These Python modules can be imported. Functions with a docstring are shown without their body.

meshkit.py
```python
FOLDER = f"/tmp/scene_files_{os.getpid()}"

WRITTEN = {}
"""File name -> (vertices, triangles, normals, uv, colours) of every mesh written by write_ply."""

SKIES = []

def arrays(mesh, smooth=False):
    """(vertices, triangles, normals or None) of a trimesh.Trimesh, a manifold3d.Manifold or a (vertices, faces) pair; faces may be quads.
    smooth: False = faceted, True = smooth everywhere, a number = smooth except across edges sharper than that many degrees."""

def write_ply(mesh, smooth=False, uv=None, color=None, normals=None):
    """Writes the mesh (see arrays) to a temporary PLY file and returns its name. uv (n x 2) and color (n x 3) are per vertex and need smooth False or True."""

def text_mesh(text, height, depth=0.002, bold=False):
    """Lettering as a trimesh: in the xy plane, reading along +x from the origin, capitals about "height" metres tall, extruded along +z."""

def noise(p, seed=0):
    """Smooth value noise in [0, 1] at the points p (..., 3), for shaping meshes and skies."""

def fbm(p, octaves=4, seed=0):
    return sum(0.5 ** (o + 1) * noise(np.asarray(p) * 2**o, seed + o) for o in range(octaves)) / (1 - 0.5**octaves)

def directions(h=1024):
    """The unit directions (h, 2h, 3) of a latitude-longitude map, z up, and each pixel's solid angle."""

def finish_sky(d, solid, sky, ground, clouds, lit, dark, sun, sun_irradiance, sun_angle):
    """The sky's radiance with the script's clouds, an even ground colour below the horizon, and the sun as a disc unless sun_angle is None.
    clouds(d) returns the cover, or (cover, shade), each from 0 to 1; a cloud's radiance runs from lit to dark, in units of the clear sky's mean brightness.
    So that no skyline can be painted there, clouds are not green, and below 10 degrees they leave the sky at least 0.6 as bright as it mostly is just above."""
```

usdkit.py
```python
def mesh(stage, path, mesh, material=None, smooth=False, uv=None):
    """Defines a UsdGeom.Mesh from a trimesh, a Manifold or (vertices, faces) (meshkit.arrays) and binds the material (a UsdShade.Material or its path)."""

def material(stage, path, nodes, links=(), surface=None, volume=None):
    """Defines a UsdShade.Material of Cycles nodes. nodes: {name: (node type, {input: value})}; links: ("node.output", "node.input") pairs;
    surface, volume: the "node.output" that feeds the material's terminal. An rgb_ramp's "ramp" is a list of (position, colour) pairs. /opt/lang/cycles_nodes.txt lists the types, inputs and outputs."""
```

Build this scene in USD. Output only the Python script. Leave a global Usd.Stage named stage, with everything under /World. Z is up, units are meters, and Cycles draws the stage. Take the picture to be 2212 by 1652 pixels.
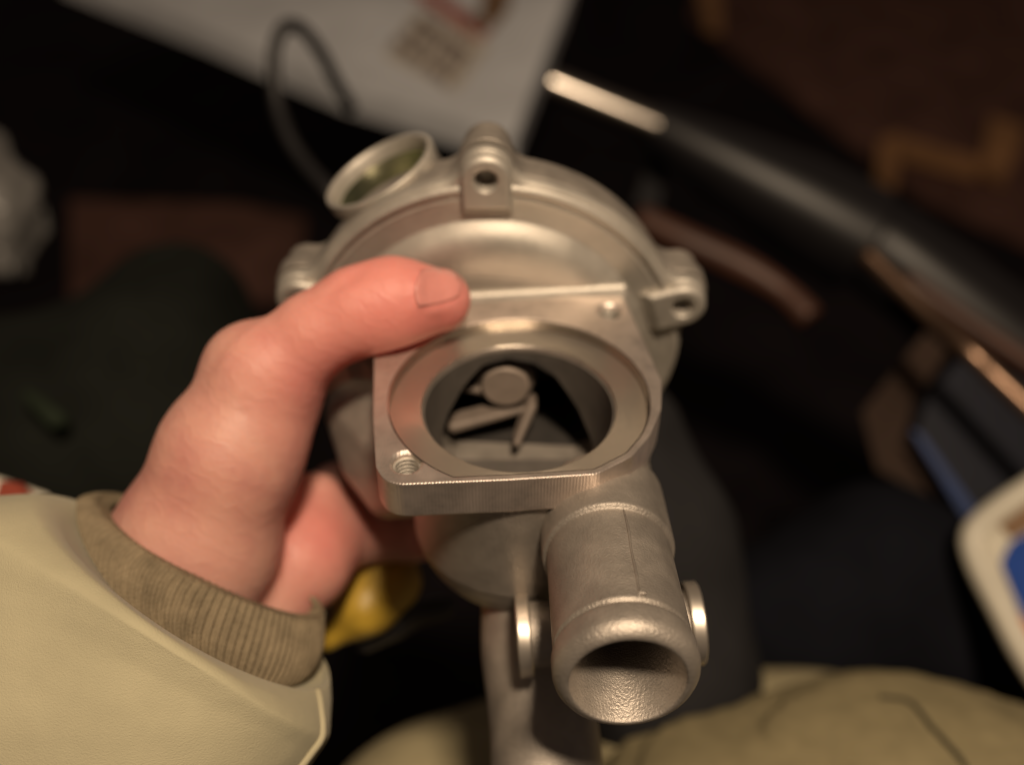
import math
import numpy as np
import trimesh
import manifold3d
import meshkit
import usdkit
from manifold3d import Manifold, CrossSection
from pxr import Usd, UsdGeom, UsdLux, UsdShade, Gf, Sdf
from shapely import affinity
from shapely.geometry import Polygon, Point, box as sbox
from shapely.ops import unary_union

stage = Usd.Stage.CreateInMemory()
UsdGeom.SetStageUpAxis(stage, UsdGeom.Tokens.z)
UsdGeom.SetStageMetersPerUnit(stage, 1.0)
UsdGeom.Xform.Define(stage, '/World')
rng = np.random.default_rng(7)

# ------------------------------------------------------------------ camera
PITCH = math.radians(45.0)
CAM = np.array([0.0, 0.0, 1.08])
TX = 0.55                                   # tangent of half the picture's width
FWD = np.array([0.0, math.cos(PITCH), -math.sin(PITCH)])
UP = np.array([0.0, math.sin(PITCH), math.cos(PITCH)])
RIGHT = np.array([1.0, 0.0, 0.0])
CW = np.eye(4)
CW[:3, 0], CW[:3, 1], CW[:3, 2], CW[:3, 3] = RIGHT, UP, -FWD, CAM
cam = UsdGeom.Camera.Define(stage, '/World/camera')
cam.AddTransformOp().Set(Gf.Matrix4d(CW.T.tolist()))
cam.CreateHorizontalApertureAttr(36.0)
cam.CreateVerticalApertureAttr(36.0 * 764 / 1024)
cam.CreateFocalLengthAttr(18.0 / TX)
cam.CreateClippingRangeAttr(Gf.Vec2f(0.02, 100.0))
cam.CreateFStopAttr(4.6)
cam.CreateFocusDistanceAttr(0.210)
cam.CreateExposureAttr(0.0)

# ------------------------------------------------------------------ light: one warm ceiling lamp, and the dim room round it
dome = UsdLux.DomeLight.Define(stage, '/World/room_glow')
wm = usdkit.material(stage, '/World/Looks/room_glow', {'b': ('background_shader', {'color': (1.0, 0.74, 0.58), 'strength': 0.05})}, surface='b.background')
UsdShade.MaterialBindingAPI.Apply(dome.GetPrim()).Bind(wm)
LAMP = np.array([0.10, -0.10, 1.74])
lamp = UsdLux.SphereLight.Define(stage, '/World/ceiling_lamp')
lamp.AddTranslateOp().Set(Gf.Vec3d(*LAMP.tolist()))
lamp.CreateRadiusAttr(0.055)
lamp.CreateNormalizeAttr(True)
lamp.CreateIntensityAttr(14.0)
lamp.CreateColorAttr(Gf.Vec3f(1.0, 0.78, 0.55))


# ------------------------------------------------------------------ geometry helpers
def C(px, py, d):
    """A point seen at (px, py) of a 2212 x 1652 picture, d metres along the camera's axis, in the camera's metric frame."""
    return np.array([(px - 1106) / 1106 * TX * d, (826 - py) / 1106 * TX * d, -d])


def W(p):
    p = np.atleast_2d(p)
    return p @ CW[:3, :3].T + CW[:3, 3]


def frame(o, n, x=(1, 0, 0)):
    """4 x 4 camera-metric frame with z along n."""
    n = np.asarray(n, float) / np.linalg.norm(n)
    x = np.asarray(x, float)
    x = x - n * (x @ n)
    x /= np.linalg.norm(x)
    F = np.eye(4)
    F[:3, 0], F[:3, 1], F[:3, 2], F[:3, 3] = x, np.cross(n, x), n, o
    return F


def loc(F, px, py, z=0.0, axis=2):
    """Local coordinates in F of the picture point on F's plane axis=z."""
    Fi = np.linalg.inv(F)
    o, r = Fi[:3, 3], Fi[:3, :3] @ C(px, py, 1.0)
    return o + r * ((z - o[axis]) / r[axis])


def tm(m):
    if isinstance(m, Manifold):
        q = m.to_mesh()
        return trimesh.Trimesh(np.array(q.vert_properties[:, :3]), np.array(q.tri_verts), process=False)
    if isinstance(m, tuple):
        return trimesh.Trimesh(np.asarray(m[0], float), np.asarray(m[1]), process=False)
    return m


def cat(*ms):
    return trimesh.util.concatenate([tm(m) for m in ms])


def xf(m, F):
    m = tm(m).copy()
    m.apply_transform(F)
    return m


def mf(m):
    m = tm(m)
    return Manifold(manifold3d.Mesh(np.ascontiguousarray(m.vertices, np.float32), np.ascontiguousarray(m.faces, np.uint32)))


def lathe(profile, n=96):
    return Manifold.revolve(CrossSection([np.asarray(profile, float)], manifold3d.FillRule.NonZero), n)


def extrude(poly, z0, z1):
    polys = getattr(poly, 'geoms', [poly])
    rings = []
    for g in polys:
        rings.append(np.array(g.exterior.coords)[:-1])
        rings += [np.array(i.coords)[:-1] for i in g.interiors]
    return Manifold.extrude(CrossSection(rings, manifold3d.FillRule.EvenOdd), z1 - z0).translate((0, 0, z0))


def cyl(r0, z0, z1, r1=None, n=64):
    return Manifold.cylinder(z1 - z0, r0, r0 if r1 is None else r1, n).translate((0, 0, z0))


def ball(p, r, n=24):
    return Manifold.sphere(r, n).translate(tuple(float(v) for v in p))


def hull(*ms):
    return Manifold.batch_hull(list(ms))


def tube(points, radii, n=16, closed_ends=True, sub=6):
    """A round tube through points (Catmull-Rom), with radii."""
    p = np.asarray(points, float)
    r = np.broadcast_to(np.asarray(radii, float), (len(p),))
    q = np.vstack([2 * p[0] - p[1], p, 2 * p[-1] - p[-2]])
    rr = np.concatenate([[r[0]], r, [r[-1]]])
    out, ro = [], []
    for i in range(1, len(q) - 2):
        for t in np.linspace(0, 1, sub, endpoint=False):
            b = np.array([-t + 2 * t * t - t ** 3, 2 - 5 * t * t + 3 * t ** 3, t + 4 * t * t - 3 * t ** 3, -t * t + t ** 3]) / 2
            out.append(b @ q[i - 1:i + 3])
            ro.append((1 - t) * rr[i] + t * rr[i + 1])
    out.append(p[-1]); ro.append(r[-1])
    out = np.array(out)
    T = np.gradient(out, axis=0)
    T /= np.linalg.norm(T, axis=1, keepdims=True)
    u = np.cross(T[0], [0.3, 0.5, 0.8]); u /= np.linalg.norm(u)
    V, a = [], np.arange(n) * 2 * np.pi / n
    for c, t, s in zip(out, T, ro):
        u = u - t * (u @ t); u /= np.linalg.norm(u)
        w = np.cross(t, u)
        V.append(c + s * (np.cos(a)[:, None] * u + np.sin(a)[:, None] * w))
    m = len(out)
    V = np.vstack(V + [out[:1], out[-1:]])
    F = []
    for i in range(m - 1):
        for k in range(n):
            a0, a1, b0, b1 = i * n + k, i * n + (k + 1) % n, (i + 1) * n + k, (i + 1) * n + (k + 1) % n
            F += [[a0, a1, b1], [a0, b1, b0]]
    for k in range(n):
        F += [[m * n, (k + 1) % n, k], [m * n + 1, (m - 1) * n + k, (m - 1) * n + (k + 1) % n]]
    return trimesh.Trimesh(V, np.array(F), process=False)


def seg(p, a, b, ra, rb):
    """Signed distance (about) to a tapered capsule."""
    a, b = np.asarray(a), np.asarray(b)
    d = b - a
    t = np.clip(((p - a) @ d) / (d @ d), 0, 1)
    return np.linalg.norm(p - a - t[..., None] * d, axis=-1) - (ra + (rb - ra) * t)


def smin(a, b, k):
    h = np.clip(0.5 + 0.5 * (b - a) / k, 0, 1)
    return b + (a - b) * h - k * h * (1 - h)


def surface_nets(fn, lo, hi, h):
    """Triangle mesh of fn = 0 (negative inside) over a box."""
    lo, hi = np.asarray(lo, float), np.asarray(hi, float)
    n = np.ceil((hi - lo) / h).astype(int) + 1
    ax = [lo[i] + h * np.arange(n[i]) for i in range(3)]
    F = np.empty(n)
    for i in range(n[0]):
        g = np.stack(np.broadcast_arrays(ax[0][i], ax[1][:, None], ax[2][None, :]), -1)
        F[i] = fn(g)
    S = F < 0
    cnt, acc = np.zeros(n - 1), np.zeros((*(n - 1), 3))
    idx = np.stack(np.meshgrid(*[np.arange(k - 1) for k in n], indexing='ij'), -1).astype(float)
    corner = lambda o: tuple(slice(o[i], n[i] - 1 + o[i]) for i in range(3))
    for axis in range(3):
        for o in np.ndindex(2, 2, 2):
            if o[axis]:
                continue
            e = list(o); e[axis] = 1
            a, b = F[corner(o)], F[corner(e)]
            x = S[corner(o)] != S[corner(e)]
            t = np.where(x, a / np.where(x, a - b, 1), 0)
            pos = idx + np.array(o, float)
            pos[..., axis] += t
            acc += np.where(x[..., None], pos, 0)
            cnt += x
    on = cnt > 0
    ids = np.full(on.shape, -1); ids[on] = np.arange(on.sum())
    V = lo + h * acc[on] / cnt[on][:, None]
    Q = []
    for axis in range(3):
        u, v = (axis + 1) % 3, (axis + 2) % 3
        sl0 = [slice(1, n[i] - 1) for i in range(3)]; sl0[axis] = slice(0, n[axis] - 1)
        sl1 = list(sl0); sl1[axis] = slice(1, n[axis])
        a, b = S[tuple(sl0)], S[tuple(sl1)]
        for flip in (False, True):
            where = np.argwhere((a & ~b) if not flip else (~a & b))
            if not len(where):
                continue
            w = where.copy()
            w[:, u] += 1; w[:, v] += 1
            def cell(du, dv):
                c = w.copy(); c[:, u] -= du; c[:, v] -= dv
                return ids[c[:, 0], c[:, 1], c[:, 2]]
            q = np.stack([cell(1, 1), cell(0, 1), cell(0, 0), cell(1, 0)], 1)
            Q.append(q[:, ::-1] if flip else q)
    Q = np.vstack(Q)
    T = np.vstack([Q[:, [0, 1, 2]], Q[:, [0, 2, 3]]])
    T = T[(T >= 0).all(1)]
    return trimesh.Trimesh(V, T, process=False)


# ------------------------------------------------------------------ materials
def mat(name, base, rough=0.5, metal=0.0, mottling=0.12, mscale=60.0, bump=0.0, bscale=400.0, bevel=0.0, rings=0.0, ringscale=260.0, arcs=0.0, coat=0.0, sss=0.0, spec=0.5, sheen=0.0, rvar=0.0, aniso=0.0, bdetail=3.0):
    N = {'tc': ('texture_coordinate', {}),
         'mn': ('noise_texture', {'scale': mscale, 'detail': 4.0, 'roughness': 0.6}),
         'mr': ('map_range', {'from_min': 0.25, 'from_max': 0.75, 'to_min': 1 - mottling, 'to_max': 1 + mottling, 'clamp': True}),
         'mx': ('mix', {'mix_type': 'multiply', 'fac': 1.0, 'color1': base}),
         'p': ('principled_bsdf', {'roughness': rough, 'metallic': metal, 'coat_weight': coat, 'specular_ior_level': spec, 'sheen_weight': sheen, 'subsurface_weight': sss, 'subsurface_scale': 0.004, 'subsurface_radius': (1.0, 0.35, 0.2)})}
    L = [('tc.object', 'mn.vector'), ('mn.fac', 'mr.value'), ('mr.result', 'mx.color2'), ('mx.color', 'p.base_color')]
    if rvar:
        N['rr'] = ('map_range', {'from_min': 0.3, 'from_max': 0.7, 'to_min': rough - rvar, 'to_max': rough + rvar, 'clamp': True})
        L += [('mn.fac', 'rr.value'), ('rr.result', 'p.roughness')]
    last = None
    if bevel:
        N['bv'] = ('bevel', {'samples': 6, 'radius': bevel})
        last = 'bv.bevel'
    if bump:
        N['bn'] = ('noise_texture', {'scale': bscale, 'detail': bdetail, 'roughness': 0.6})
        N['bb'] = ('bump', {'strength': 1.0, 'distance': bump})
        L += [('tc.object', 'bn.vector'), ('bn.fac', 'bb.height')]
        if last:
            L.append((last, 'bb.normal'))
        last = 'bb.normal'
    if rings:
        N['wv'] = ('wave_texture', {'wave_type': 'rings', 'rings_direction': 'z', 'scale': ringscale, 'distortion': 0.0, 'detail': 0.0})
        N['wb'] = ('bump', {'strength': 1.0, 'distance': rings})
        L += [('tc.object', 'wv.vector'), ('wv.fac', 'wb.height')]
        if last:
            L.append((last, 'wb.normal'))
        last = 'wb.normal'
    if arcs:
        N['am'] = ('mapping', {'location': (0.05, 0.02, 0.0)})
        N['aw'] = ('wave_texture', {'wave_type': 'rings', 'rings_direction': 'z', 'scale': 420.0, 'distortion': 1.0, 'detail': 1.0, 'detail_scale': 0.5})
        N['ab'] = ('bump', {'strength': 1.0, 'distance': arcs})
        L += [('tc.object', 'am.vector'), ('am.vector', 'aw.vector'), ('aw.fac', 'ab.height')] + ([(last, 'ab.normal')] if last else [])
        last = 'ab.normal'
    if last:
        L.append((last, 'p.normal'))
    return usdkit.material(stage, f'/World/Looks/{name}', N, L, surface='p.BSDF')


ALU = mat('cast_aluminium', (0.49, 0.455, 0.405), 0.50, 0.62, mottling=0.14, mscale=90, bump=0.00010, bscale=1400, bevel=0.0012, rvar=0.06)
ALU2 = mat('sandcast_aluminium', (0.38, 0.34, 0.30), 0.47, 0.68, mottling=0.18, mscale=120, bump=0.00020, bscale=1600, bevel=0.0012, rvar=0.05)
MACH = mat('machined_aluminium', (0.58, 0.50, 0.45), 0.36, 0.78, mottling=0.12, mscale=110, bump=0.00004, bscale=1500, bevel=0.0007, rvar=0.09, arcs=0.00003)
TURN = mat('turned_aluminium', (0.80, 0.72, 0.62), 0.24, 0.92, mottling=0.06, mscale=60, rings=0.000055, ringscale=900, bevel=0.0006)
POLISH = mat('polished_collar', (0.62, 0.56, 0.49), 0.42, 0.9, mottling=0.06, bevel=0.0006)
DARKPOLISH = mat('smooth_bore', (0.50, 0.45, 0.40), 0.16, 1.0, mottling=0.08)
ZINC = mat('zinc_plated', (0.46, 0.48, 0.34), 0.22, 0.95, mottling=0.15, mscale=80)
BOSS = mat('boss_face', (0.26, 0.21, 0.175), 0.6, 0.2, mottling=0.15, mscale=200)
SHADED_METAL = mat('shaded_metal', (0.15, 0.12, 0.10), 0.65, 0.2, mottling=0.2, mscale=200)  # webs and hub: the chamber's shade is put into a darker base colour
BORE_SHADE = mat('bore_shade', (0.105, 0.093, 0.083), 0.6, 0.3, mottling=0.2, mscale=150)  # bore liner: shade inside the port painted as a darker metal
PASSAGE_SHADE = mat('passage_shade', (0.022, 0.019, 0.017), 0.7, mottling=0.3, mscale=150)  # near-black colour that stands in for the shade in the passage
GASKET = mat('gasket_paper', (0.05, 0.045, 0.04), 0.8)
NAIL = mat('nail', (0.70, 0.25, 0.215), 0.34, mottling=0.10, mscale=120, sss=0.2, coat=0.3)
CREAM = mat('cream_cloth', (0.385, 0.35, 0.235), 0.9, mottling=0.13, mscale=28, bump=0.00016, bscale=2200, sheen=0.1, spec=0.2)
OLIVE = mat('olive_rib_knit', (0.20, 0.16, 0.105), 0.95, mottling=0.3, mscale=160, bump=0.0006, bscale=1300, spec=0.15)
KHAKI = mat('khaki_cloth', (0.40, 0.345, 0.21), 0.9, mottling=0.16, mscale=30, bump=0.0005, bscale=600, spec=0.2)
HEM = mat('olive_hem_knit', (0.22, 0.185, 0.105), 0.95, mottling=0.22, mscale=60, bump=0.0004, bscale=800, spec=0.15)
SEAM = mat('dark_seam', (0.045, 0.038, 0.02), 0.95)
BLACK = mat('black_rubber', (0.012, 0.011, 0.012), 0.55, mottling=0.3)
GLOSS = mat('black_gloss', (0.008, 0.007, 0.008), 0.42, mottling=0.3, mscale=20, coat=0.0, spec=0.35)
RUSTROD = mat('copper_rod', (0.20, 0.125, 0.085), 0.30, 0.85, mottling=0.2)
SHINE = mat('black_chrome', (0.30, 0.27, 0.24), 0.26, 1.0, mottling=0.1)
CHROME = mat('chrome', (0.75, 0.70, 0.62), 0.2, 1.0)
CARD = mat('white_board', (0.80, 0.82, 0.86), 0.32, mottling=0.22, mscale=5)
LABEL = mat('label_paper', (0.66, 0.60, 0.52), 0.7, mottling=0.06, mscale=20)
INK = mat('grey_ink', (0.20, 0.15, 0.14), 0.8)
REDINK = mat('red_ink', (0.42, 0.075, 0.04), 0.7)
BROWNINK = mat('brown_patch', (0.22, 0.13, 0.07), 0.8, mottling=0.4, mscale=25)
FLOOR = mat('floor_boards', (0.013, 0.010, 0.0115), 0.8, mottling=0.5, mscale=6, spec=0.08)
BROWN = mat('brown_rug', (0.13, 0.066, 0.052), 0.9, mottling=0.45, mscale=9, spec=0.08)
CORNER = mat('brown_board', (0.040, 0.026, 0.020), 0.9, mottling=0.3, mscale=12, spec=0.08)
TAN = mat('tan_card', (0.34, 0.17, 0.07), 0.8, mottling=0.3, mscale=15)
RUST = mat('brown_hose', (0.055, 0.020, 0.011), 0.5, mottling=0.3, mscale=20)
BAG = mat('grey_plastic_film', (0.15, 0.145, 0.14), 0.36, mottling=0.3, mscale=25)
DARKBAG = mat('dark_cloth', (0.011, 0.012, 0.010), 0.85, mottling=0.5, mscale=14, spec=0.08)
GREEN = mat('dark_green', (0.018, 0.024, 0.015), 0.7, mottling=0.4, mscale=20, spec=0.08)
NAVY = mat('navy_cloth', (0.007, 0.0075, 0.011), 0.9, mottling=0.4, mscale=14, spec=0.08)
GREYCLOTH = mat('dark_denim', (0.020, 0.0195, 0.021), 0.9, mottling=0.3, mscale=18, spec=0.08)
YELLOW = mat('yellow_plastic', (0.40, 0.26, 0.03), 0.45, mottling=0.35, mscale=45)
WHITE = mat('white_print', (0.62, 0.58, 0.48), 0.45, mottling=0.06, bevel=0.006)
BLUE = mat('blue_print', (0.015, 0.06, 0.30), 0.3, mottling=0.2, mscale=20, coat=0.3)
EDGEBLUE = mat('blue_edge', (0.006, 0.028, 0.12), 0.5, mottling=0.3)
ORANGE = mat('orange_print', (0.50, 0.12, 0.03), 0.5, mottling=0.2)
DKBLUE = mat('dark_blue_board', (0.0035, 0.005, 0.013), 0.5, mottling=0.3)
REDCLOTH = mat('red_cloth', (0.24, 0.04, 0.02), 0.85, mottling=0.2)

# skin: mottled, slightly redder towards the finger ends
SKIN = usdkit.material(stage, '/World/Looks/skin', {
    'tc': ('texture_coordinate', {}),
    'n1': ('noise_texture', {'scale': 45.0, 'detail': 4.0, 'roughness': 0.6}),
    'r1': ('rgb_ramp', {'ramp': [(0.28, (0.45, 0.195, 0.17)), (0.5, (0.54, 0.27, 0.22)), (0.72, (0.60, 0.325, 0.26))]}),
    'at': ('attribute', {'attribute': 'redness'}),
    'mx': ('mix', {'mix_type': 'mix', 'color2': (0.68, 0.215, 0.19)}),
    'n2': ('noise_texture', {'scale': 900.0, 'detail': 3.0, 'roughness': 0.6}),
    'n3': ('wave_texture', {'wave_type': 'bands', 'bands_direction': 'diagonal', 'scale': 90.0, 'distortion': 9.0, 'detail': 3.0, 'detail_scale': 2.0}),
    'b2': ('bump', {'strength': 1.0, 'distance': 0.00010}),
    'b3': ('bump', {'strength': 1.0, 'distance': 0.00006}),
    'p': ('principled_bsdf', {'roughness': 0.52, 'subsurface_weight': 0.25, 'subsurface_scale': 0.005, 'subsurface_radius': (1.0, 0.35, 0.2), 'specular_ior_level': 0.4})},
    [('tc.object', 'n1.vector'), ('tc.object', 'n2.vector'), ('tc.object', 'n3.vector'), ('n1.fac', 'r1.fac'), ('r1.color', 'mx.color1'), ('at.fac', 'mx.fac'),
     ('mx.color', 'p.base_color'), ('n2.fac', 'b2.height'), ('n3.fac', 'b3.height'), ('b2.normal', 'b3.normal'), ('b3.normal', 'p.normal')], surface='p.BSDF')


# ------------------------------------------------------------------ things and parts
taken = {}


def numbered(parent, name):
    k = taken.get((parent, name), -1) + 1
    taken[(parent, name)] = k
    return f'{parent}/{name}' + (f'_{k:03d}' if k else '')


def thing(name, label, cat_, base):
    """An Xform at base (camera-metric); its children are its parts."""
    b = W(base)[0]
    path = numbered('/World', name)
    x = UsdGeom.Xform.Define(stage, path)
    x.AddTranslateOp().Set(Gf.Vec3d(*b.tolist()))
    p = x.GetPrim()
    p.SetCustomDataByKey('label', label)
    p.SetCustomDataByKey('category', cat_)
    return (path, b)


def part(t, name, mesh, material, smooth=30, F=None, parent=None, label=None, kind=None):
    """A mesh in the camera-metric frame (or in F's own frame) as a child of the thing t, or of its part parent."""
    path = numbered(parent or t[0], name)
    if F is None:
        m = xf(mesh, CW)
        m.vertices = m.vertices - t[1]
        g = usdkit.mesh(stage, path, m, material, smooth=smooth)
    else:
        g = usdkit.mesh(stage, path, tm(mesh), material, smooth=smooth)
        M = CW @ F
        M = M.copy(); M[:3, 3] -= t[1]
        if parent:
            raise ValueError('frames only for parts')
        g.AddTransformOp().Set(Gf.Matrix4d(M.T.tolist()))
    if label:
        g.GetPrim().SetCustomDataByKey('label', label)
    if kind:
        g.GetPrim().SetCustomDataByKey('kind', kind)
    return path


def single(name, label, cat_, mesh, material, smooth=30, kind=None):
    m = xf(mesh, CW)
    base = m.bounds.mean(0)
    m.vertices = m.vertices - base
    g = usdkit.mesh(stage, numbered('/World', name), m, material, smooth=smooth)
    g.AddTranslateOp().Set(Gf.Vec3d(*base.tolist()))
    p = g.GetPrim()
    if label:
        p.SetCustomDataByKey('label', label)
    if cat_:
        p.SetCustomDataByKey('category', cat_)
    if kind:
        p.SetCustomDataByKey('kind', kind)
    return g


def plane_hit(px, py, o, n):
    r = C(px, py, 1.0)
    return r * ((o @ n) / (r @ n))


def slab(pts, thick):
    """A plate whose front outline is pts (n x 3, about flat), thick metres deep away from the camera side; edges kept straight."""
    pts = np.asarray(pts, float)
    c = pts.mean(0)
    n = np.linalg.svd(pts - c)[2][2]
    if n @ (-c) < 0:
        n = -n
    F = frame(c, n, pts[1] - pts[0])
    Fi = np.linalg.inv(F)
    q = (pts @ Fi[:3, :3].T + Fi[:3, 3])[:, :2]
    return xf(extrude(Polygon(q), -thick, 0), F), F


# ================================================================== THE SETTING
UPC = CW[:3, :3].T @ np.array([0, 0, 1.0])          # world up in the camera's frame


def at_height(px, py, z):
    """The point of the picture that lies at world height z, in the camera's frame."""
    o = np.linalg.inv(CW) @ np.array([0, 0, z, 1.0])
    return plane_hit(px, py, o[:3], UPC)


fl = trimesh.creation.box((6, 6, 0.05)); fl.apply_translation((0, 1.5, -0.025))
usdkit.mesh(stage, '/World/floor', fl, FLOOR).GetPrim().SetCustomDataByKey('kind', 'structure')

# ================================================================== THE PUMP
a = math.radians(42)
FD = frame(C(1055, 650, 0.29) + np.array([0.0007, -0.0195 * math.cos(a), -0.0195 * math.sin(a)]), (0, -math.sin(a), math.cos(a)))
RD = 0.0612
a = math.radians(51)
NP = np.array([0, math.sin(a), math.cos(a)])
p0 = (FD @ np.r_[loc(FD, 1100, 640, 0.0055), 1])[:3]
FP = frame(p0, NP)
ell = np.array([loc(FP, *q, -0.003)[:2] for q in ((905, 880), (1345, 880), (1100, 745), (1100, 1015), (960, 800), (1280, 800), (960, 975), (1260, 975))])
s = np.linalg.lstsq(np.c_[2 * ell, np.ones(len(ell))], (ell ** 2).sum(1), rcond=None)[0]
RB = math.sqrt(s[2] + s[0] ** 2 + s[1] ** 2)
FP = FP @ trimesh.transformations.translation_matrix((s[0], s[1], 0))
RC = RB * 1.34
pump = thing('water_pump', 'cast aluminium engine pump with round open port and outlet pipe, held in the hand', 'water pump', FP[:3, 3])

# --- front cover: a stepped dome with lugs on its rim
lugs = [(math.radians(g), 0.0625) for g in (90.6, 17.0, 161.0)]
disc = Point(0, 0).buffer(RD, 64)


def outline(grow, r, extra=0.0):
    shapes = [Point(0, 0).buffer(RD + grow, 64)]
    for t, rh in lugs:
        shapes.append(Point(rh * math.cos(t), rh * math.sin(t)).buffer(r, 24))
        shapes.append(Point((rh + extra) * math.cos(t), (rh + extra) * math.sin(t)).buffer(r, 24))
    return unary_union(shapes).buffer(0.007, 24).buffer(-0.007, 24)


def holes(r):
    return [cyl(r, -0.0045, 0.05, n=32).translate((rh * math.cos(t), rh * math.sin(t), 0)) for t, rh in lugs]


dome_profile = [(0, -0.007), (0.0602, -0.007), (0.0602, -0.0006), (0.0598, -0.0001), (0.0590, 0.0003), (0.0581, 0.0002), (0.0574, -0.0005), (0.0566, -0.0006), (0.0558, -0.0002), (0.0549, -0.0006),
                (0.0538, -0.0014), (0.0522, -0.0018), (0.0506, -0.0016), (0.0492, -0.0009), (0.0479, 0.0001), (0.0466, 0.0013), (0.0452, 0.0025), (0.0436, 0.0034), (0.0416, 0.0040), (0.0390, 0.0042),
                (0.0355, 0.0039), (0.030, 0.0034), (0.020, 0.0029), (0, 0.0027)]
cover = lathe(dome_profile, 144) + extrude(outline(0, 0.0078), -0.0052, -0.0022) + extrude(outline(-0.0009, 0.0074), -0.0022, -0.0006)
for h_ in holes(0.0030):
    cover -= h_
rear = extrude(outline(-0.0006, 0.0080, 0.0006), -0.0125, -0.0066) + extrude(outline(-0.0022, 0.0070, 0.0), -0.020, -0.0125)
rear += lathe([(0, -0.032), (0.046, -0.032), (0.053, -0.028), (0.0570, -0.019), (0, -0.019)], 96)
gask = extrude(outline(-0.0012, 0.0066), -0.0066, -0.0052)


# --- thermostat housing: machined square flange on a round bowl, bored through
PX = [(837, 668), (1343, 632), (1392, 740), (1430, 825), (1428, 885), (1404, 940), (1366, 985), (1290, 1024), (1100, 1036), (868, 1046), (832, 1040), (812, 1010), (806, 900), (808, 745)]
fpoly = Polygon([loc(FP, *q)[:2] for q in PX]).buffer(0.004, 24).buffer(-0.010, 24).buffer(0.006, 24)
cb2d = Point(0, 0).buffer(RC, 64).intersection(fpoly.buffer(-0.0016, 16))
bolts = [loc(FP, 1318, 672)[:2], loc(FP, 878, 998)[:2], loc(FP, 850, 690)[:2], loc(FP, 1375, 955)[:2]]
DEP = 0.036
neck2d = unary_union([Point(0, 0).buffer(RB + 0.0045, 48), sbox(-RB - 0.004, 0, RB + 0.004, 0.050)])
flange = extrude(fpoly, -0.011, 0.0)
lower = fpoly.intersection(sbox(0.002, -0.05, 0.08, 0.09)).buffer(-0.0012)
bowl = extrude(neck2d, -0.046, -0.0095)
bowl += (Manifold.sphere(RB + 0.0045, 96).scale((1, 1, 0.95)).translate((0.0, 0.0, -0.043)) - Manifold.cube((0.2, 0.2, 0.2), True).translate((0, 0, 0.1 - 0.043)))
bowl += extrude(lower, -0.022, -0.0095)
# arched opening in the bore's far wall, with the pump chamber behind it
YW = 0.019
ap = np.array([loc(FP, *q, YW, 1)[[0, 2]] for q in ((1098, 757), (1040, 775), (1000, 810), (968, 855), (950, 905), (948, 935), (985, 972), (1110, 978), (1240, 985), (1288, 962), (1278, 915), (1250, 860), (1205, 805), (1155, 770))])
ap[:, 1] = ap[:, 1].min() + (ap[:, 1] - ap[:, 1].min()) * (-0.0056 - ap[:, 1].min()) / np.ptp(ap[:, 1])
arch = Polygon(ap).buffer(-0.002, 12).buffer(0.004, 12).buffer(-0.002, 12)
tunnel = extrude(arch, -0.055, -0.012).rotate((90, 0, 0))
bore = cyl(RB, -DEP, 0.01, n=128) + extrude(cb2d, -0.0036, 0.01) + tunnel
for b in bolts[:2]:
    bore += cyl(0.0034, -0.0105, 0.01, n=40).translate((b[0], b[1], 0)) + cyl(0.0034, -0.0008, 0.002, 0.0062, n=40).translate((b[0], b[1], 0))
flange -= bore
bowl -= bore
toD = np.linalg.inv(FD) @ FP
cover -= mf(xf(bore, toD)) if True else cover
part(pump, 'front_cover', cover, ALU, 32, FD)
part(pump, 'rear_cover', rear, ALU2, 32, FD)
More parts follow.
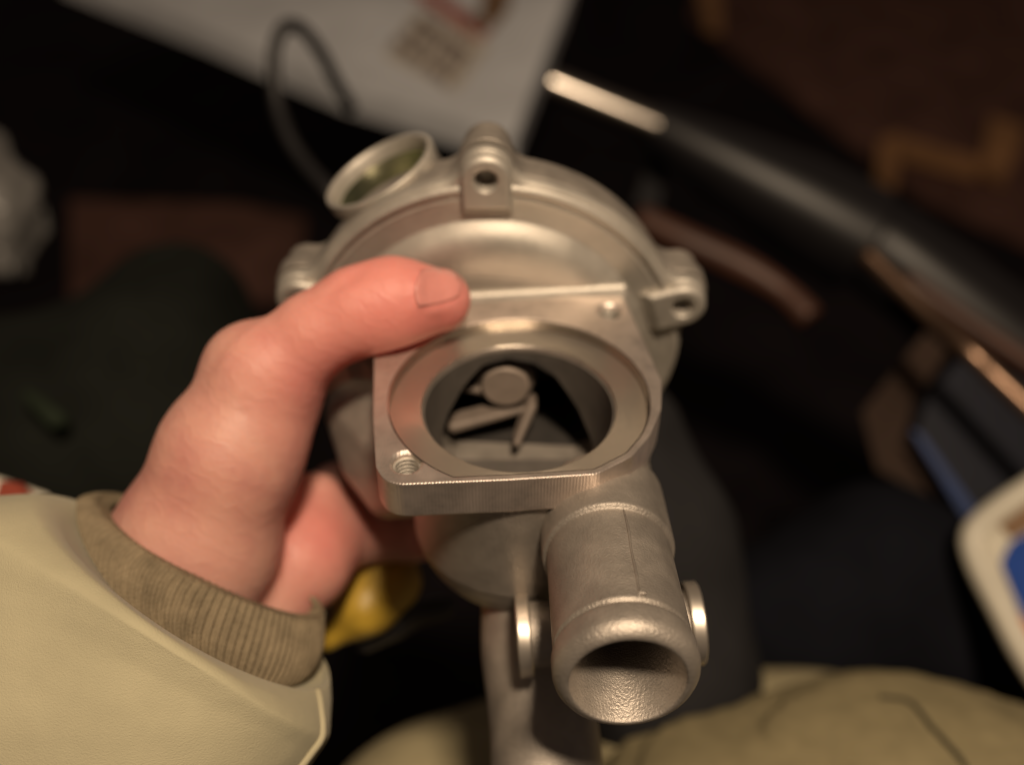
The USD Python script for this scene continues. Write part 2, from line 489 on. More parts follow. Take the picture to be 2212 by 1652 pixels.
part(pump, 'gasket', gask, GASKET, 32, FD)
for t, rh in lugs:
    u2 = [unary_union([Point(rh, 0).buffer(0.0072 - g_, 32), sbox(rh - e_, -0.0072 + g_, rh, 0.0072 - g_)]) for e_, g_ in ((0.0140, 0.0), (0.0098, 0.0), (0.0086, 0.0010))]
    b_ = hull(extrude(u2[0], -0.0045, -0.0020), extrude(u2[1], 0.0, 0.0012), extrude(u2[2], 0.0012, 0.0021)) - cyl(0.0030, -0.004, 0.05, n=32).translate((rh, 0, 0)) - cyl(0.0030, 0.0010, 0.0046, 0.0052, n=32).translate((rh, 0, 0))
    part(pump, 'mounting_lug', b_.rotate((0, 0, math.degrees(t))), ALU, 32, FD)
part(pump, 'thermostat_flange', flange, MACH, 32, FP)
part(pump, 'housing_bowl', bowl, ALU2, 32, FP)
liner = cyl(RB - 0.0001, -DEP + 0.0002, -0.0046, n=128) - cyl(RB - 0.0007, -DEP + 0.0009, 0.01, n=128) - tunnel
fa = [loc(FD, *q, 0.0035) for q in ((850, 650), (1345, 622))]
fil = hull(*[ball(p_, 0.0016, 16) for p_ in fa], *[ball(p_ + np.array([0, -0.007, 0.004]), 0.0012, 16) for p_ in fa], *[ball(p_ + np.array([0, -0.008, 0]), 0.0012, 16) for p_ in fa])
part(pump, 'flange_fillet', fil - mf(xf(bore, toD)), ALU, 40, FD)
part(pump, 'bore_shade_liner', liner, BORE_SHADE, 32, FP)  # thin liner added over the casting to carry the painted bore shade
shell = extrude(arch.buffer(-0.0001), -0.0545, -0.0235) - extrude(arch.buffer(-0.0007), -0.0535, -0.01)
part(pump, 'passage_shade_lining', shell.rotate((90, 0, 0)), PASSAGE_SHADE, 32, FP)  # added lining, its colour darkened to make the passage read as unlit
lobe = hull(ball(C(775, 890, .292), .0105, 40), ball(C(800, 990, .292), .0095, 40), ball(C(845, 1060, .288), .0085, 40), ball(C(930, 900, .280), .012, 40), ball(C(930, 1040, .275), .010, 40))
part(pump, 'side_housing', lobe - mf(xf(cyl(RB + 0.002, -DEP - 0.003, 0.02), FP)) - mf(xf(tunnel, FP)), ALU2, 40)
# turned gasket seat lying in the counterbore
bore2d = Point(0, 0).buffer(RB, 64)
seat = extrude(cb2d.buffer(-0.0005).difference(bore2d), -0.0038, -0.0032)
part(pump, 'gasket_seat', seat, TURN, 25, FP)
part(pump, 'seat_wall', extrude(cb2d.difference(cb2d.buffer(-0.0004)), -0.0038, -0.0002), DARKPOLISH, 25, FP)
for b in bolts[:2]:
    th = [xf(trimesh.creation.torus(0.0033, 0.00048, 32, 8), trimesh.transformations.translation_matrix((b[0], b[1], z))) for z in np.arange(-0.0095, -0.0008, 0.00125)]
    part(pump, 'bolt_thread', cat(*th), ALU, 60, FP)
# inside the chamber: shaft boss and two webs
def web(p, q, y0, y1, w0, w1):
    A, B = loc(FP, *p, y0, 1), loc(FP, *q, y1, 1)
    return hull(ball(A, w0, 16), ball(A + [0, 0.005, 0], w0, 16), ball(B, w1, 16), ball(B + [0, 0.004, 0], w1, 16))


bc = loc(FP, 1092, 838, 0.0245, 1)
boss = lathe([(0, 0), (0.0066, 0), (0.0071, 0.0005), (0.0071, 0.016), (0, 0.016)], 48)
FB = FP @ trimesh.transformations.translation_matrix(bc) @ trimesh.transformations.rotation_matrix(-math.pi / 2, [1, 0, 0])
part(pump, 'shaft_boss', boss, BOSS, 30, FB)
part(pump, 'hub', lathe([(0, 0.0035), (0.0082, 0.0035), (0.0092, 0.0050), (0.0092, 0.020), (0, 0.020)], 48), SHADED_METAL, 30, FB)
part(pump, 'impeller_web', web((1085, 850), (1003, 838), 0.0290, 0.0270, 0.0016, 0.0012), SHADED_METAL, 40, FP)


part(pump, 'impeller_web', web((1132, 884), (980, 922), 0.0265, 0.0205, 0.0011, 0.0019), SHADED_METAL, 40, FP)
part(pump, 'impeller_web', web((1148, 880), (1116, 958), 0.0265, 0.016, 0.0017, 0.0011), SHADED_METAL, 40, FP)

# --- outlet pipe, pointing at the viewer
EP = C(1357, 1474, 0.195)
SP = C(1297, 1085, 0.246)
LP_ = np.linalg.norm(EP - SP)
FO = frame(SP, EP - SP)
RO = 0.0152
prof = [(0.0085, 0.0), (RO + 0.0012, 0.0), (RO + 0.0012, LP_ * 0.33), (RO + 0.0010, LP_ * 0.345), (RO, LP_ * 0.352), (RO + 0.0002, LP_ * 0.845), (RO - 0.0004, LP_ * 0.853),
        (RO - 0.0004, LP_ * 0.864), (RO + 0.0004, LP_ * 0.872), (RO + 0.0007, LP_ * 0.89), (RO + 0.0007, LP_ * 0.940), (RO + 0.0004, LP_ * 0.962), (RO - 0.0004, LP_ * 0.982), (RO - 0.0014, LP_ * 0.996), (RO - 0.0022, LP_ * 1.0),
        (RO - 0.0027, LP_ * 1.0), (0.0114, LP_ * 0.95), (0.0100, LP_ * 0.88), (0.0090, LP_ * 0.78), (0.0085, LP_ * 0.5)]
part(pump, 'outlet_pipe', lathe(prof, 128), ALU2, 32, FO)
# solid web that carries the pipe into the bowl
pts = [ball(SP, 0.0150), ball(SP + (SP - EP) / LP_ * 0.016, 0.0150), ball(C(1240, 1130, 0.262), 0.014)]
core = hull(*pts) - mf(xf(cyl(0.0105, -0.004, 0.2), FO)) - mf(xf(cyl(RB + 0.001, -DEP, 0.05) + Manifold.cube((0.3, 0.3, 0.1), True).translate((0, 0, 0.046)), FP))
part(pump, 'pipe_root', core, ALU2, 40)

ridge = [np.array([(RO + 0.0001) * math.cos(t_), (RO + 0.0001) * math.sin(t_), z_ * LP_]) for t_, z_ in zip(np.radians([80, 79, 80, 79.5, 80]), (0.36, 0.48, 0.60, 0.72, 0.835))]
part(pump, 'parting_line', cat(tube(ridge, [0.0002, 0.0004, 0.0003, 0.0004, 0.0003], 8), hull(ball(ridge[-1] + [0, 0, -.001], 0.0005, 10), ball(ridge[-1] + [0.0012, 0.0002, -.0006], 0.0004, 10))), ALU2, True, FO)

# --- cross tube with polished collars behind the pipe, and the lower branch
KC = C(1130, 1372, 0.246)
KD = C(1497, 1345, 0.246)
FK = frame(KC, KD - KC, (0, 1, 0))
LK = np.linalg.norm(KD - KC)
part(pump, 'cross_tube', lathe([(0, -0.0005), (0.0086, -0.0005), (0.0086, LK - 0.001), (0, LK - 0.001)], 64), ALU2, 40, FK)
for z in (-0.0016, LK - 0.002):
    part(pump, 'polished_collar', lathe([(0.0, z), (0.0104, z), (0.0108, z + 0.0004), (0.0108, z + 0.0034), (0.0104, z + 0.0038), (0.0, z + 0.0038)], 64), POLISH, 30, FK)
lb = [C(1150, 1290, 0.275), C(1152, 1400, 0.270), C(1165, 1500, 0.266), C(1178, 1600, 0.262), C(1185, 1760, 0.256), C(1185, 1900, 0.252)]
part(pump, 'lower_branch', tube(lb, [0.0150, 0.0152, 0.0152, 0.0155, 0.016, 0.016], 40), ALU2, 60)

# --- filler neck at the back
FN = frame(C(815, 366, 0.287), (-0.45, 0.70, 0.60), (0.85, 0.53, 0))
neck = lathe([(0.0172, -0.026), (0.0172, -0.020), (0.0168, -0.009), (0.0172, -0.006), (0.0186, -0.0045), (0.0190, -0.001), (0.0186, 0.0), (0.0174, 0.0), (0.0168, -0.001), (0.0162, -0.004), (0.0150, -0.026), (0.0172, -0.026)], 96)
part(pump, 'filler_neck', neck, ALU, 32, FN)
part(pump, 'core_plug', lathe([(0, -0.0255), (0.0149, -0.0255), (0.0160, -0.0045), (0.0157, -0.0045), (0.0146, -0.0225), (0.0120, -0.0245), (0.0, -0.0248)], 64), ZINC, 25, FN)
nroot = hull(ball(C(845, 420, 0.310), 0.013), ball(C(905, 470, 0.308), 0.016), ball(C(890, 390, 0.308), 0.012)) - mf(xf(cyl(0.0165, -0.0262, 0.05), FN))
part(pump, 'neck_root', nroot, ALU2, 40)


# ================================================================== THE PERSON
person = thing('person', 'person in cream jacket and khaki trousers holding the aluminium pump in the left hand', 'person', C(430, 1250, 0.262))
J = dict(wr=C(335, 1330, 0.270), wr2=C(425, 1172, 0.268), cmc=C(495, 985, 0.262), mcp=C(572, 822, 0.262), ip=C(775, 672, 0.258), tip=C(948, 648, 0.262))
CMD = C(1, 1, 1)
KN = {'i': C(728, 1065, 0.330), 'm': C(738, 1095, 0.330), 'r': C(738, 1130, 0.322), 'p': C(725, 1165, 0.312)}


FOLDS = []


def hand_sdf(p):
    d = seg(p, J['wr'], J['wr2'], 0.0265, 0.0232)
    d = np.minimum(d, seg(p, C(415, 1240, .255), C(560, 1300, .283), 0.022, 0.020)) if False else d
    # forearm and wrist are wider than deep
    d = smin(d, seg(p, C(520, 1350, 0.286), C(625, 1215, 0.292), 0.0200, 0.0150), 0.004)
    th = seg(p, J['wr2'], J['cmc'], 0.0225, 0.0178)
    th = smin(th, seg(p, J['cmc'], J['mcp'], 0.0180, 0.0145), 0.010)
    th = smin(th, seg(p, C(520, 960, .266), C(600, 860, .268), 0.0150, 0.0110), 0.010)
    th = smin(th, seg(p, J['mcp'], C(680, 722, 0.2585), 0.0134, 0.0106), 0.006)
    th = smin(th, seg(p, C(680, 722, 0.2585), J['ip'], 0.0106, 0.0116), 0.006)
    th = smin(th, seg(p, J['ip'], C(850, 652, 0.2585), 0.0114, 0.0116), 0.005)
    th = smin(th, seg(p, C(850, 652, 0.2585), J['tip'], 0.0116, 0.0090), 0.005)
    th = smin(th, seg(p, J['mcp'] + C(500, 770, .262) * 0 + [-.002, .002, .001], J['mcp'] + [-.004, .003, 0], 0.0145, 0.013), 0.006)
    d = smin(d, th, 0.006)
    # palm behind the web, the heel of the hand and the fingers round the pump's back
    pl = seg(p, C(640, 1215, 0.292), C(678, 1085, 0.305), 0.0135, 0.0100)
    pl = smin(pl, seg(p, C(620, 1190, 0.298), KN['i'], 0.0140, 0.0092), 0.008)
    pl = smin(pl, seg(p, C(630, 1195, 0.298), KN['m'], 0.0130, 0.0095), 0.008)
    pl = smin(pl, seg(p, C(640, 1200, 0.298), KN['r'], 0.0125, 0.0095), 0.010)
    pl = smin(pl, seg(p, C(655, 1215, 0.294), KN['p'], 0.0125, 0.0095), 0.010)
    d = smin(d, pl, 0.002)
    for k, b, c, r in (('i', C(900, 1000, 0.345), C(1010, 1010, 0.340), 0.0092), ('m', C(915, 1060, 0.342), C(1030, 1075, 0.334), 0.0094), ('r', C(910, 1110, 0.335), C(1020, 1120, 0.328), 0.0090), ('p', C(890, 1160, 0.325), C(980, 1165, 0.318), 0.0080)):
        d = smin(d, seg(p, KN[k], b, r * 1.12, r), 0.004)
        d = smin(d, seg(p, b, c, r, r * 0.82), 0.003)
    # thumb knuckle creases and tendon
    for q, w, dep in (((742, 620), 0.0016, 0.0009), ((765, 612), 0.0014, 0.0008), ((718, 634), 0.0014, 0.0006)):
        c = C(*q, 0.2485)
        ax = np.array([0.35, 0.93, 0.0])
        t = np.clip((p - c) @ ax, -0.009, 0.003)
        dd = np.linalg.norm(p - c - t[..., None] * ax, axis=-1)
        d = d + dep * np.exp(-(dd / w) ** 2)
    for a_, b_ in FOLDS:                                    # skin fold round the nail's root and sides
        d = d - 0.0007 * np.exp(-(seg(p, a_, b_, 0, 0) / 0.0016) ** 2)
    return d


def trace(px, py, fn, d0=0.2):
    r = C(px, py, 1.0); L = np.linalg.norm(r); r = r / L
    t = d0
    for _ in range(200):
        s_ = float(fn((r * t)[None])[0])
        if abs(s_) < 2e-5:
            break
        t += s_ * 0.8
    return r * t


fq = [trace(*q, hand_sdf) for q in ((904, 592), (899, 622), (903, 657), (938, 668), (975, 660))]
FOLDS += list(zip(fq, fq[1:]))
pts = np.array([C(250, 1330, .26), C(1050, 560, .26), C(250, 1330, .36), C(1060, 560, .36)])
lo = np.array([-0.125, -0.085, -0.36]); hi = np.array([-0.005, 0.045, -0.228])
hand = surface_nets(hand_sdf, lo, hi, 0.0014)
trimesh.smoothing.filter_taubin(hand, iterations=4)
cc = np.asarray(hand.vertices)
red = np.clip(1.0 - np.linalg.norm(cc - J['tip'], axis=1) / 0.062, 0, 1) ** 0.7
red = np.maximum(red, np.clip(1 - np.linalg.norm(cc - C(700, 1130, .29), axis=1) / 0.035, 0, 1) * 0.75)
red = red * (0.75 + 0.5 * meshkit.fbm(cc * 60)) if hasattr(meshkit, 'fbm') else red
hp = numbered(person[0], 'hand')
hm = xf(hand, CW); hm.vertices = hm.vertices - person[1]
g = usdkit.mesh(stage, hp, hm, SKIN, smooth=True)
UsdGeom.PrimvarsAPI(g).CreatePrimvar('redness', Sdf.ValueTypeNames.FloatArray, 'vertex').Set(np.clip(red, 0, 1).astype(np.float32).tolist())


# thumbnail: a thin curved plate laid on the thumb's end
nu, nv = 15, 13
NV = np.zeros((nu, nv, 3))
for i in range(nu):
    for j in range(nv):
        u, v = i / (nu - 1), j / (nv - 1) * 2 - 1          # u: root to tip, v: lower to upper side
        base = np.array([908.0, 624.0]); ax = np.array([84.0, -12.0]); ay = np.array([3.0, -40.0])
        bulge = 0.16 * (1 - v * v) * (1 - u) * -1 + 0.10 * (1 - v * v) * u
        wv = v * (1 - 0.24 * u ** 3)
        q = base + ax * (u + bulge) + ay * wv
        NV[i, j] = trace(*q, hand_sdf)
up_ = np.array([0.05, 0.35, 0.93])
top = NV + up_ * 0.0004
V = np.vstack([top.reshape(-1, 3), (NV - up_ * 0.0012).reshape(-1, 3)])
T, n_ = [], nu * nv
for i in range(nu - 1):
    for j in range(nv - 1):
        q = [i * nv + j, (i + 1) * nv + j, (i + 1) * nv + j + 1, i * nv + j + 1]
        T += [[q[0], q[1], q[2]], [q[0], q[2], q[3]], [n_ + q[2], n_ + q[1], n_ + q[0]], [n_ + q[3], n_ + q[2], n_ + q[0]]]
edge = [i * nv for i in range(nu)] + [(nu - 1) * nv + j for j in range(1, nv)] + [i * nv + nv - 1 for i in range(nu - 2, -1, -1)] + [j for j in range(nv - 2, 0, -1)]
for a_, b_ in zip(edge, edge[1:] + edge[:1]):
    T += [[a_, n_ + b_, b_], [a_, n_ + a_, n_ + b_]]
nail = trimesh.Trimesh(V, np.array(T), process=False); nail.fix_normals()
part(person, 'thumbnail', nail, NAIL, True)


# --- sleeve and cuff: lofted tubes round the forearm
def loft(rings):
    R = np.array(rings)                                   # m x n x 3
    m, n = R.shape[:2]
    V = R.reshape(-1, 3)
    i, k = np.meshgrid(np.arange(m - 1), np.arange(n), indexing='ij')
    a0, a1 = i * n + k, i * n + (k + 1) % n
    b0, b1 = a0 + n, a1 + n
    return trimesh.Trimesh(V, np.vstack([np.stack([a0, a1, b1], -1).reshape(-1, 3), np.stack([a0, b1, b0], -1).reshape(-1, 3)]), process=False)


def ring(pl, pr, depth, n, sag=0.0):
    """An elliptic ring seen edge-on from pl to pr (3-D points), depth = its half-depth towards the camera."""
    c, h = (pl + pr) / 2, (pr - pl) / 2
    z = -c / np.linalg.norm(c)
    t = np.arange(n) * 2 * np.pi / n
    ax = np.cross(h, z); ax /= np.linalg.norm(ax)
    return c + np.cos(t)[:, None] * h + np.sin(t)[:, None] * (z * depth + ax * sag)


def interp_rings(keys, n, m):
    K = np.array([ring(*k, n) if len(k) == 3 else ring(k[0], k[1], k[2], n, k[3]) for k in keys])
    s_ = np.linspace(0, len(K) - 1, m)
    from scipy.interpolate import PchipInterpolator
    return PchipInterpolator(np.arange(len(K)), K, axis=0)(s_)


NR = 720
cuff_keys = [(C(246, 1092, .272), C(676, 1312, .272), 0.022, 0.006), (C(212, 1070, .268), C(696, 1322, .270), 0.027, 0.007), (C(178, 1080, .266), C(693, 1380, .268), 0.0285, 0.008),
             (C(172, 1140, .264), C(672, 1440, .266), 0.0285, 0.008), (C(215, 1240, .262), C(640, 1465, .264), 0.026, 0.008), (C(240, 1290, .264), C(610, 1470, .266), 0.022, 0.008)]
CR = interp_rings(cuff_keys, NR, 40)
ribs = 0.0005 * np.sign(np.sin(np.arange(NR) * 2 * np.pi / NR * 104)) * np.abs(np.sin(np.arange(NR) * 2 * np.pi / NR * 104)) ** 0.6
cen = CR.mean(1, keepdims=True)
dirs = (CR - cen) / np.linalg.norm(CR - cen, axis=2, keepdims=True)
CR = CR + dirs * (ribs[None, :, None] + 0.0012 * meshkit.fbm((CR * 45).reshape(-1, 3)).reshape(CR.shape[:2])[..., None])

NS = 220
sl_keys = [(C(238, 1200, .262), C(625, 1462, .264), 0.0265, 0.009), (C(205, 1150, .258), C(668, 1462, .264), 0.031, 0.010), (C(165, 1110, .252), C(692, 1448, .262), 0.036, 0.010),
           (C(95, 1078, .250), C(697, 1500, .258), 0.042, 0.008), (C(-60, 1085, .250), C(690, 1560, .255), 0.046, 0.004), (C(-200, 1160, .250), C(655, 1625, .252), 0.047, 0.0),
           (C(-330, 1260, .250), C(600, 1700, .248), 0.048, 0.0), (C(-450, 1420, .25), C(500, 1850, .245), 0.05, 0.0), (C(-600, 1600, .25), C(380, 2050, .24), 0.05, 0.0)]
SR = interp_rings(sl_keys, NS, 150)
cen = SR.mean(1, keepdims=True)
dirs = (SR - cen) / np.linalg.norm(SR - cen, axis=2, keepdims=True)
q = SR.reshape(-1, 3)
wr = 0.0034 * meshkit.fbm(q * 16) + 0.0008 * meshkit.fbm(q * 40 + 9) + 0.0010 * meshkit.fbm(q * np.array([30, 90, 40]) + 5)
SR = SR + dirs * wr.reshape(SR.shape[:2])[..., None] * np.clip(np.linspace(0, 6, len(SR)), 0, 1)[:, None, None]
slp = part(person, 'sleeve', loft(SR[:, ::-1]), CREAM, True)
part(person, 'sleeve_seam', tube(SR[40::6, int(NS * 0.065)] + np.array([0, 0, 0.0006]), 0.0011, 10), CREAM, True, parent=slp)
part(person, 'ribbed_cuff', loft(CR[:, ::-1]), OLIVE, True, parent=slp)

# --- the leg under the pump
leg = [(C(1010, 1960, 0.43), 0.088), (C(1400, 1850, 0.45), 0.093), (C(1780, 1880, 0.47), 0.096), (C(2300, 1985, 0.50), 0.105)]


def leg_sdf(p):
    d = None
    for (a_, ra), (b_, rb) in zip(leg, leg[1:]):
        e = seg(p, a_, b_, ra, rb)
        d = e if d is None else smin(d, e, 0.02)
    q = p.reshape(-1, 3)
    d = d + (0.006 * meshkit.fbm(q * np.array([5, 14, 14])) + 0.0016 * meshkit.fbm(q * np.array([14, 60, 60]) + 3)).reshape(d.shape)
    return d


tr = surface_nets(leg_sdf, (-0.16, -0.42, -0.62), (0.42, -0.10, -0.32), 0.006)
trimesh.smoothing.filter_taubin(tr, iterations=3)
trp = part(person, 'trousers', tr, KHAKI, True)
belly = [(C(1560, 1915, 0.38), 0.0700), (C(1930, 1867, 0.38), 0.0700), (C(2330, 1925, 0.38), 0.0700)]


def hem_sdf(p):
    d = None
    for (a_, ra), (b_, rb) in zip(belly, belly[1:]):
        e = seg(p, a_, b_, ra, rb)
        d = e if d is None else smin(d, e, 0.03)
    q = p.reshape(-1, 3)
    w = (q[:, 1] + 0.35 * q[:, 2] + 0.22 * np.abs(q[:, 0] - C(1930, 0, .38)[0]) ** 1.3 + 0.006 * meshkit.fbm(q * np.array([6, 10, 10]))).reshape(d.shape)
    return d + 0.0015 * np.cos(w * 2 * np.pi / 0.0095) + 0.007 * meshkit.fbm(q * np.array([7, 16, 16])).reshape(d.shape)


hem = surface_nets(hem_sdf, (0.02, -0.36, -0.47), (0.36, -0.10, -0.29), 0.0026)
hemp = part(person, 'jacket_hem', hem, HEM, True)
sm = np.array([trace(*q, hem_sdf, 0.28) for q in ((1900, 1506), (1955, 1512), (1985, 1535), (2010, 1568), (2040, 1600), (2075, 1640), (2100, 1690))])
part(person, 'seam', tube(sm, 0.0012, 8), SEAM, True, parent=hemp)


# ================================================================== ROUND IT
# white board box with a label
ZB = 0.50
bx = [at_height(x, y, ZB) for x, y in ((120, -60), (430, 60), (740, 190), (1112, 298), (1225, 0), (1262, -120), (700, -260))]
boxm, FBX = slab(bx, 0.035)
cbox = thing('white_box', 'flat white cardboard box with a red-trimmed printed label, behind the pump', 'box', np.mean(bx, 0))
part(cbox, 'lid', boxm, CARD)


def decal(px, z, thick=0.0008):
    return slab([at_height(x, y, z) for x, y in px], thick)[0]


lab = part(cbox, 'label', decal([(830, 120), (905, 20), (1060, 95), (985, 200)], ZB + 0.0010), LABEL)
for x0, y0, x1, y1 in ((908, 38, 1012, 118), (880, 62, 1000, 148), (852, 88, 972, 180)):
    dash, u0, du = [], np.array([x0, y0, ], float), np.array([x1 - x0, y1 - y0], float)
    w = np.array([6.0, -9.0])
    for a0, a1 in ((0, .16), (.21, .42), (.48, .57), (.63, .86), (.91, 1.0)):
        p1, p2 = u0 + du * a0, u0 + du * a1
        dash.append(decal([p1 - w, p2 - w, p2 + w, p1 + w], ZB + 0.0016))
    part(cbox, 'print_line', cat(*dash), INK, parent=lab)
part(cbox, 'red_stripe', decal([(935, -20), (1060, 62), (1040, 88), (880, -20)], ZB + 0.0008), REDINK)
part(cbox, 'brown_patch', decal([(1050, -60), (1110, -60), (1100, 20), (1060, 70), (1035, 30)], ZB + 0.0008), BROWNINK)
part(cbox, 'clip', hull(ball(at_height(1022, 36, ZB + .004), 0.007), ball(at_height(1038, 66, ZB + .003), 0.006)), POLISH, True)

# black cable loop
single('black_cable', 'thin black cable standing up in a narrow loop before the white box', 'cable',
       tube([C(*q) for q in ((760, 235, .62), (728, 180, .60), (690, 110, .58), (650, 62, .57), (612, 62, .56), (592, 120, .56), (598, 220, .56), (625, 300, .55), (665, 360, .54), (720, 420, .52))], 0.0042, 12), BLACK, True)

def shining(px0, d0, px1):
    """End points of a straight bar along which the lamp's mirror streak runs."""
    A = C(*px0, d0)
    l_ = np.linalg.inv(CW) @ np.r_[LAMP, 1]
    h = -A / np.linalg.norm(A) + (l_[:3] - A) / np.linalg.norm(l_[:3] - A)
    r = C(*px1, 1.0)
    return A, r * ((A @ h) / (r @ h))


# black glossy tapered pipe, with its bright slim end
ex = thing('tapered_pipe', 'black glossy tapered pipe lying diagonally behind the pump, its slim end shining', 'pipe', C(1450, 290, .7))
pA, pB = shining((1180, 178), 0.74, (1440, 283))
LS = np.linalg.norm(pB - pA)
FS = frame(pA, pB - pA)
part(ex, 'slim_end', lathe([(0, 0), (0.009, 0.0), (0.0125, 0.004), (0.0130, LS), (0, LS)], 48), SHINE, 40, FS)
pC, pE = shining((1395, 262), np.linalg.norm(pB) * 1.0 * 0.96, (1860, 520))
FG = frame(pC, pE - pC)
LG = np.linalg.norm(pE - pC)
part(ex, 'barrel', lathe([(0, 0), (0.016, 0.0), (0.021, LG * .12), (0.030, LG * 0.35), (0.040, LG * 0.7), (0.044, LG), (0.040, LG * 1.02), (0, LG * 1.02)], 64), GLOSS, 40, FG)
part(ex, 'tail', tube([C(1850, 500, -pE[2]), C(2000, 610, -pE[2] * .98), C(2400, 930, -pE[2] * .95)], [0.036, 0.038, 0.044], 32), GLOSS, True)
qa, qb = shining((2085, 752), .555, (2330, 985))
rod = [C(1868, 545, .60), C(1930, 606, .59), C(2010, 684, .575), *np.linspace(qa, qb, 5)]
single('copper_rod', 'slim rust-brown rod ending in a bright streak, above the dark blue box', 'rod', tube(rod, 0.0062, 20), RUSTROD, True)
single('thin_rod', 'thin dull brown rod running just above the rod with the bright streak', 'rod', tube([C(1950, 600, .66), C(2080, 690, .65), (C(2330, 860, .63))], 0.0075, 16), RUST, True)

single('brown_hose', 'slim rust-brown hose curving down to a blunt tan end, right of the pump', 'hose',
       tube([C(*q) for q in ((1380, 470, .66), (1480, 520, .65), (1600, 575, .64), (1690, 630, .63), (1752, 690, .62))], [0.010, 0.011, 0.011, 0.009, 0.010], 20), RUST, True)
single('grey_strap', 'dim grey-violet strap hanging down behind the slim shining end', 'strap',
       slab([C(*q) for q in ((1405, 320, .80), (1448, 335, .80), (1420, 470, .78), (1370, 440, .78))], 0.006)[0], GREYCLOTH)

single('brown_mat', 'dim brown mat on the floor left of the pump', 'mat', slab([at_height(x, y, 0.02) for x, y in ((150, 430), (520, 440), (660, 470), (640, 640), (150, 640))], 0.02)[0], BROWN)
# brown rug at the upper right
single('brown_rug', 'dark brown rug on the floor at the upper right', 'rug', slab([at_height(x, y, 0.02) for x, y in ((1520, -120), (2500, -120), (2500, 640), (2000, 420), (1490, 30))], 0.02)[0], BROWN)
single('cardboard_flap', 'bent strip of tan cardboard lying on the brown rug', 'cardboard',
       cat(slab([at_height(x, y, 0.05) for x, y in ((1900, 300), (1950, 285), (1935, 400), (1895, 370))], 0.02)[0],
           slab([at_height(x, y, 0.05) for x, y in ((1950, 295), (2120, 345), (2115, 372), (1948, 328))], 0.02)[0],
           slab([at_height(x, y, 0.055) for x, y in ((2118, 350), (2140, 250), (2220, 275), (2170, 390))], 0.02)[0]), TAN)
single('tan_scrap', 'small tan cardboard scrap at the rug corner by the pipe', 'cardboard', slab([at_height(x, y, 0.06) for x, y in ((1505, -30), (1555, -30), (1560, 60), (1525, 55))], 0.02)[0], TAN)


def lump(keys, k, nz, sc, h, fold=False):
    def fn(p):
        d = None
        for a_, b_, ra, rb in keys:
            e = seg(p, a_, b_, ra, rb)
            d = e if d is None else smin(d, e, k)
        f_ = meshkit.fbm(p.reshape(-1, 3) * sc).reshape(d.shape)
        return d + nz * (1.6 * np.abs(f_) - 0.3 if fold else f_)
    P_ = np.array([x for q_ in keys for x in (q_[0], q_[1])])
    rm = max(max(q_[2:]) for q_ in keys) + nz + 2 * h
    m = surface_nets(fn, P_.min(0) - rm, P_.max(0) + rm, h)
    trimesh.smoothing.filter_taubin(m, iterations=2)
    return m


single('plastic_bag', 'crumpled translucent grey plastic bag at the left edge', 'plastic bag', lump([(C(-60, 330, .75), C(0, 480, .75), 0.035, 0.045), (C(0, 480, .75), C(20, 550, .75), 0.045, 0.035)], 0.03, 0.030, 24, 0.0035, True), BAG, True)
single('dark_bag', 'large dark cloth bag slumped left of the hand', 'bag', lump([(C(380, 680, .62), C(330, 900, .60), 0.055, 0.08), (C(330, 900, .60), C(60, 960, .60), 0.08, 0.09)], 0.04, 0.012, 12, 0.010), DARKBAG, True)
single('green_wrapper', 'dim green scrap of wrapper on the dark bag, at left', 'wrapper', lump([(C(60, 850, .50), C(125, 905, .50), 0.006, 0.008)], 0.01, 0.004, 40, 0.002), GREEN, True)
single('denim_cloth', 'dim dark blue-grey denim leg behind the pump, right of the outlet pipe', 'cloth', lump([(C(1330, 950, .44), C(1370, 1170, .44), 0.036, 0.046), (C(1370, 1170, .44), C(1400, 1460, .44), 0.046, 0.056)], 0.03, 0.011, 16, 0.005), GREYCLOTH, True)
single('navy_cloth', 'dark navy cloth heaped behind the leg, at right', 'cloth', lump([(C(1700, 1350, .60), C(1900, 1250, .62), 0.06, 0.06), (C(1900, 1250, .62), C(2150, 1400, .62), 0.06, 0.07)], 0.04, 0.010, 12, 0.010), NAVY, True)

# cardboard corner and dark blue box at the right
single('cardboard_corner', 'bent brown cardboard corner standing beside the dark blue box', 'cardboard',
       cat(slab([C(*q) for q in ((2000, 715, .66), (2048, 760, .65), (1965, 880, .64), (1862, 890, .65))], 0.006)[0],
           slab([C(*q) for q in ((1862, 888, .65), (1968, 878, .64), (1975, 960, .63), (1895, 1015, .63))], 0.006)[0],
           slab([C(*q) for q in ((1895, 1013, .63), (1976, 958, .63), (2060, 1075, .62), (2030, 1085, .62))], 0.006)[0]), CORNER)
bb = thing('blue_box', 'dark blue box with a brighter blue edge, half out of frame at right', 'box', C(2100, 1000, .6))
part(bb, 'panel', slab([C(*q) for q in ((2010, 850, .62), (2090, 760, .63), (2350, 900, .62), (2350, 1150, .60), (2110, 1120, .60), (1985, 930, .61))], 0.03)[0], DKBLUE)
part(bb, 'edge', slab([C(*q) for q in ((1968, 925, .600), (1992, 940, .600), (2110, 1100, .590), (2085, 1120, .590))], 0.004)[0], EDGEBLUE)

# round white tin with blue and orange print
tc_, tn = C(2330, 1255, .50), np.array([-0.55, 0.35, 0.75])
tin = thing('white_tub', 'white tub with blue and orange print at the right edge', 'tub', tc_)
FT = frame(tc_, tn, (0.4, -0.9, 0))
def on_tub(px, z=0.0):
    return Polygon([loc(FT, *q, z)[:2] for q in px])


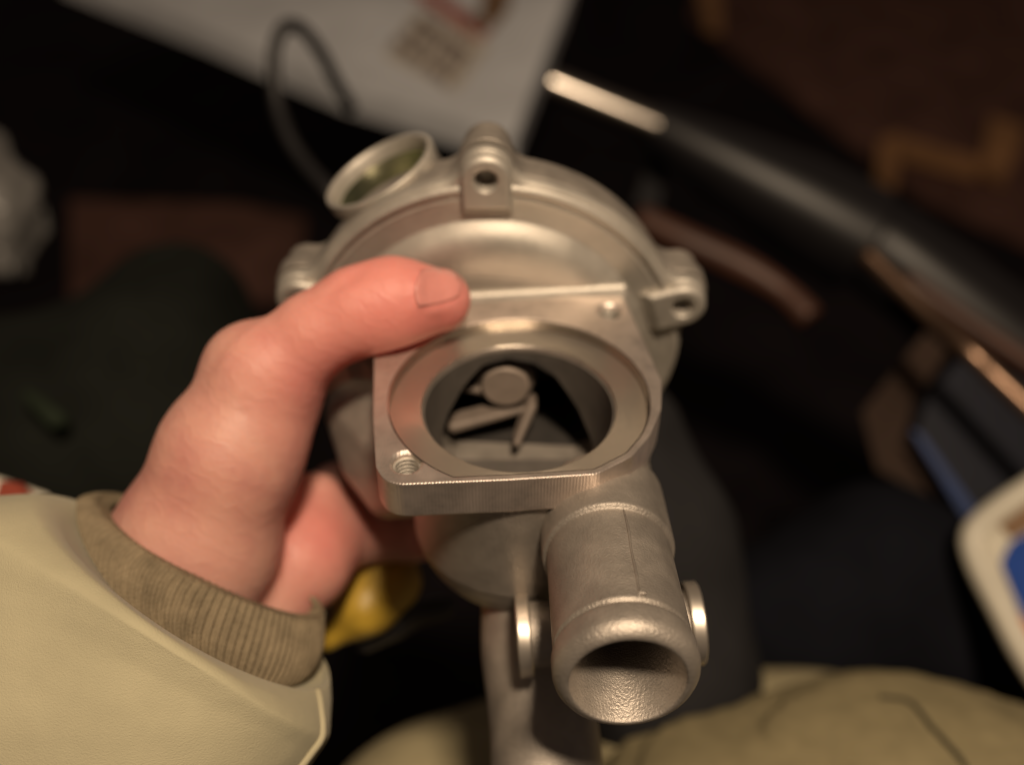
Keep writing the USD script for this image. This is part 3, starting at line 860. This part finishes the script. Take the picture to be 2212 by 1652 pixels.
rimpx = [(2420, 985), (2300, 1012), (2215, 1062), (2135, 1118), (2102, 1160), (2112, 1215), (2160, 1310), (2225, 1430), (2330, 1570), (2430, 1640)]
rim3 = [np.r_[loc(FT, *q)[:2], 0.0] for q in rimpx]
part(tin, 'rim', tube(rim3, 0.0072, 20), WHITE, True, FT)
base = Polygon([p_[:2] for p_ in rim3])
part(tin, 'wall', hull(extrude(base, -0.002, -0.0005), extrude(base.buffer(-0.012), -0.034, -0.032)), WHITE, 40, FT)
part(tin, 'blue_print', extrude(on_tub([(2162, 1215), (2185, 1170), (2260, 1130), (2400, 1200), (2400, 1480), (2330, 1440), (2205, 1320)]).buffer(-0.006).buffer(0.006, 16), -0.001, 0.0010), BLUE, 40, FT)
part(tin, 'orange_print', extrude(on_tub([(2176, 1290), (2200, 1320), (2330, 1450), (2330, 1540), (2225, 1410)]).buffer(-0.002).buffer(0.002, 16), -0.001, 0.0014), ORANGE, 40, FT)
part(tin, 'brown_print', extrude(on_tub([(2150, 1125), (2215, 1085), (2300, 1070), (2260, 1125), (2185, 1165)]).buffer(-0.003).buffer(0.003, 16), -0.001, 0.0006), BROWNINK, 40, FT)

# yellow tool handle and the dark olive piece under the palm
single('yellow_grip', 'yellow plastic tool grip below the palm and cuff', 'tool', lump([(C(706, 1385, .325), C(790, 1300, .325), 0.0050, 0.0110), (C(790, 1300, .325), C(845, 1255, .33), 0.0110, 0.0125), (C(790, 1300, .325), C(815, 1190, .335), 0.0110, 0.0115), (C(815, 1190, .335), C(870, 1150, .335), 0.0115, 0.0095)], 0.006, 0.003, 45, 0.0022), YELLOW, True)
single('black_tool_neck', 'black end of a tool lying against the yellow grip', 'tool', lump([(C(790, 1375, .335), C(850, 1335, .335), 0.006, 0.007), (C(850, 1335, .335), C(960, 1310, .345), 0.006, 0.005)], 0.006, 0.001, 40, 0.002), BLACK, True)
# red and white cloth at the left edge behind the sleeve
rc = thing('patterned_cloth', 'white cloth with a dark red patch behind the sleeve at left edge', 'cloth', C(40, 1080, .33))
part(rc, 'cloth_fold', lump([(C(-60, 1080, .335), C(90, 1090, .335), 0.012, 0.006)], 0.01, 0.002, 30, 0.002), WHITE, True)
part(rc, 'red_patch', slab([C(*q) for q in ((0, 1040, .318), (35, 1045, .318), (72, 1080, .318), (60, 1100, .318), (-20, 1100, .318))], 0.004)[0], REDCLOTH)
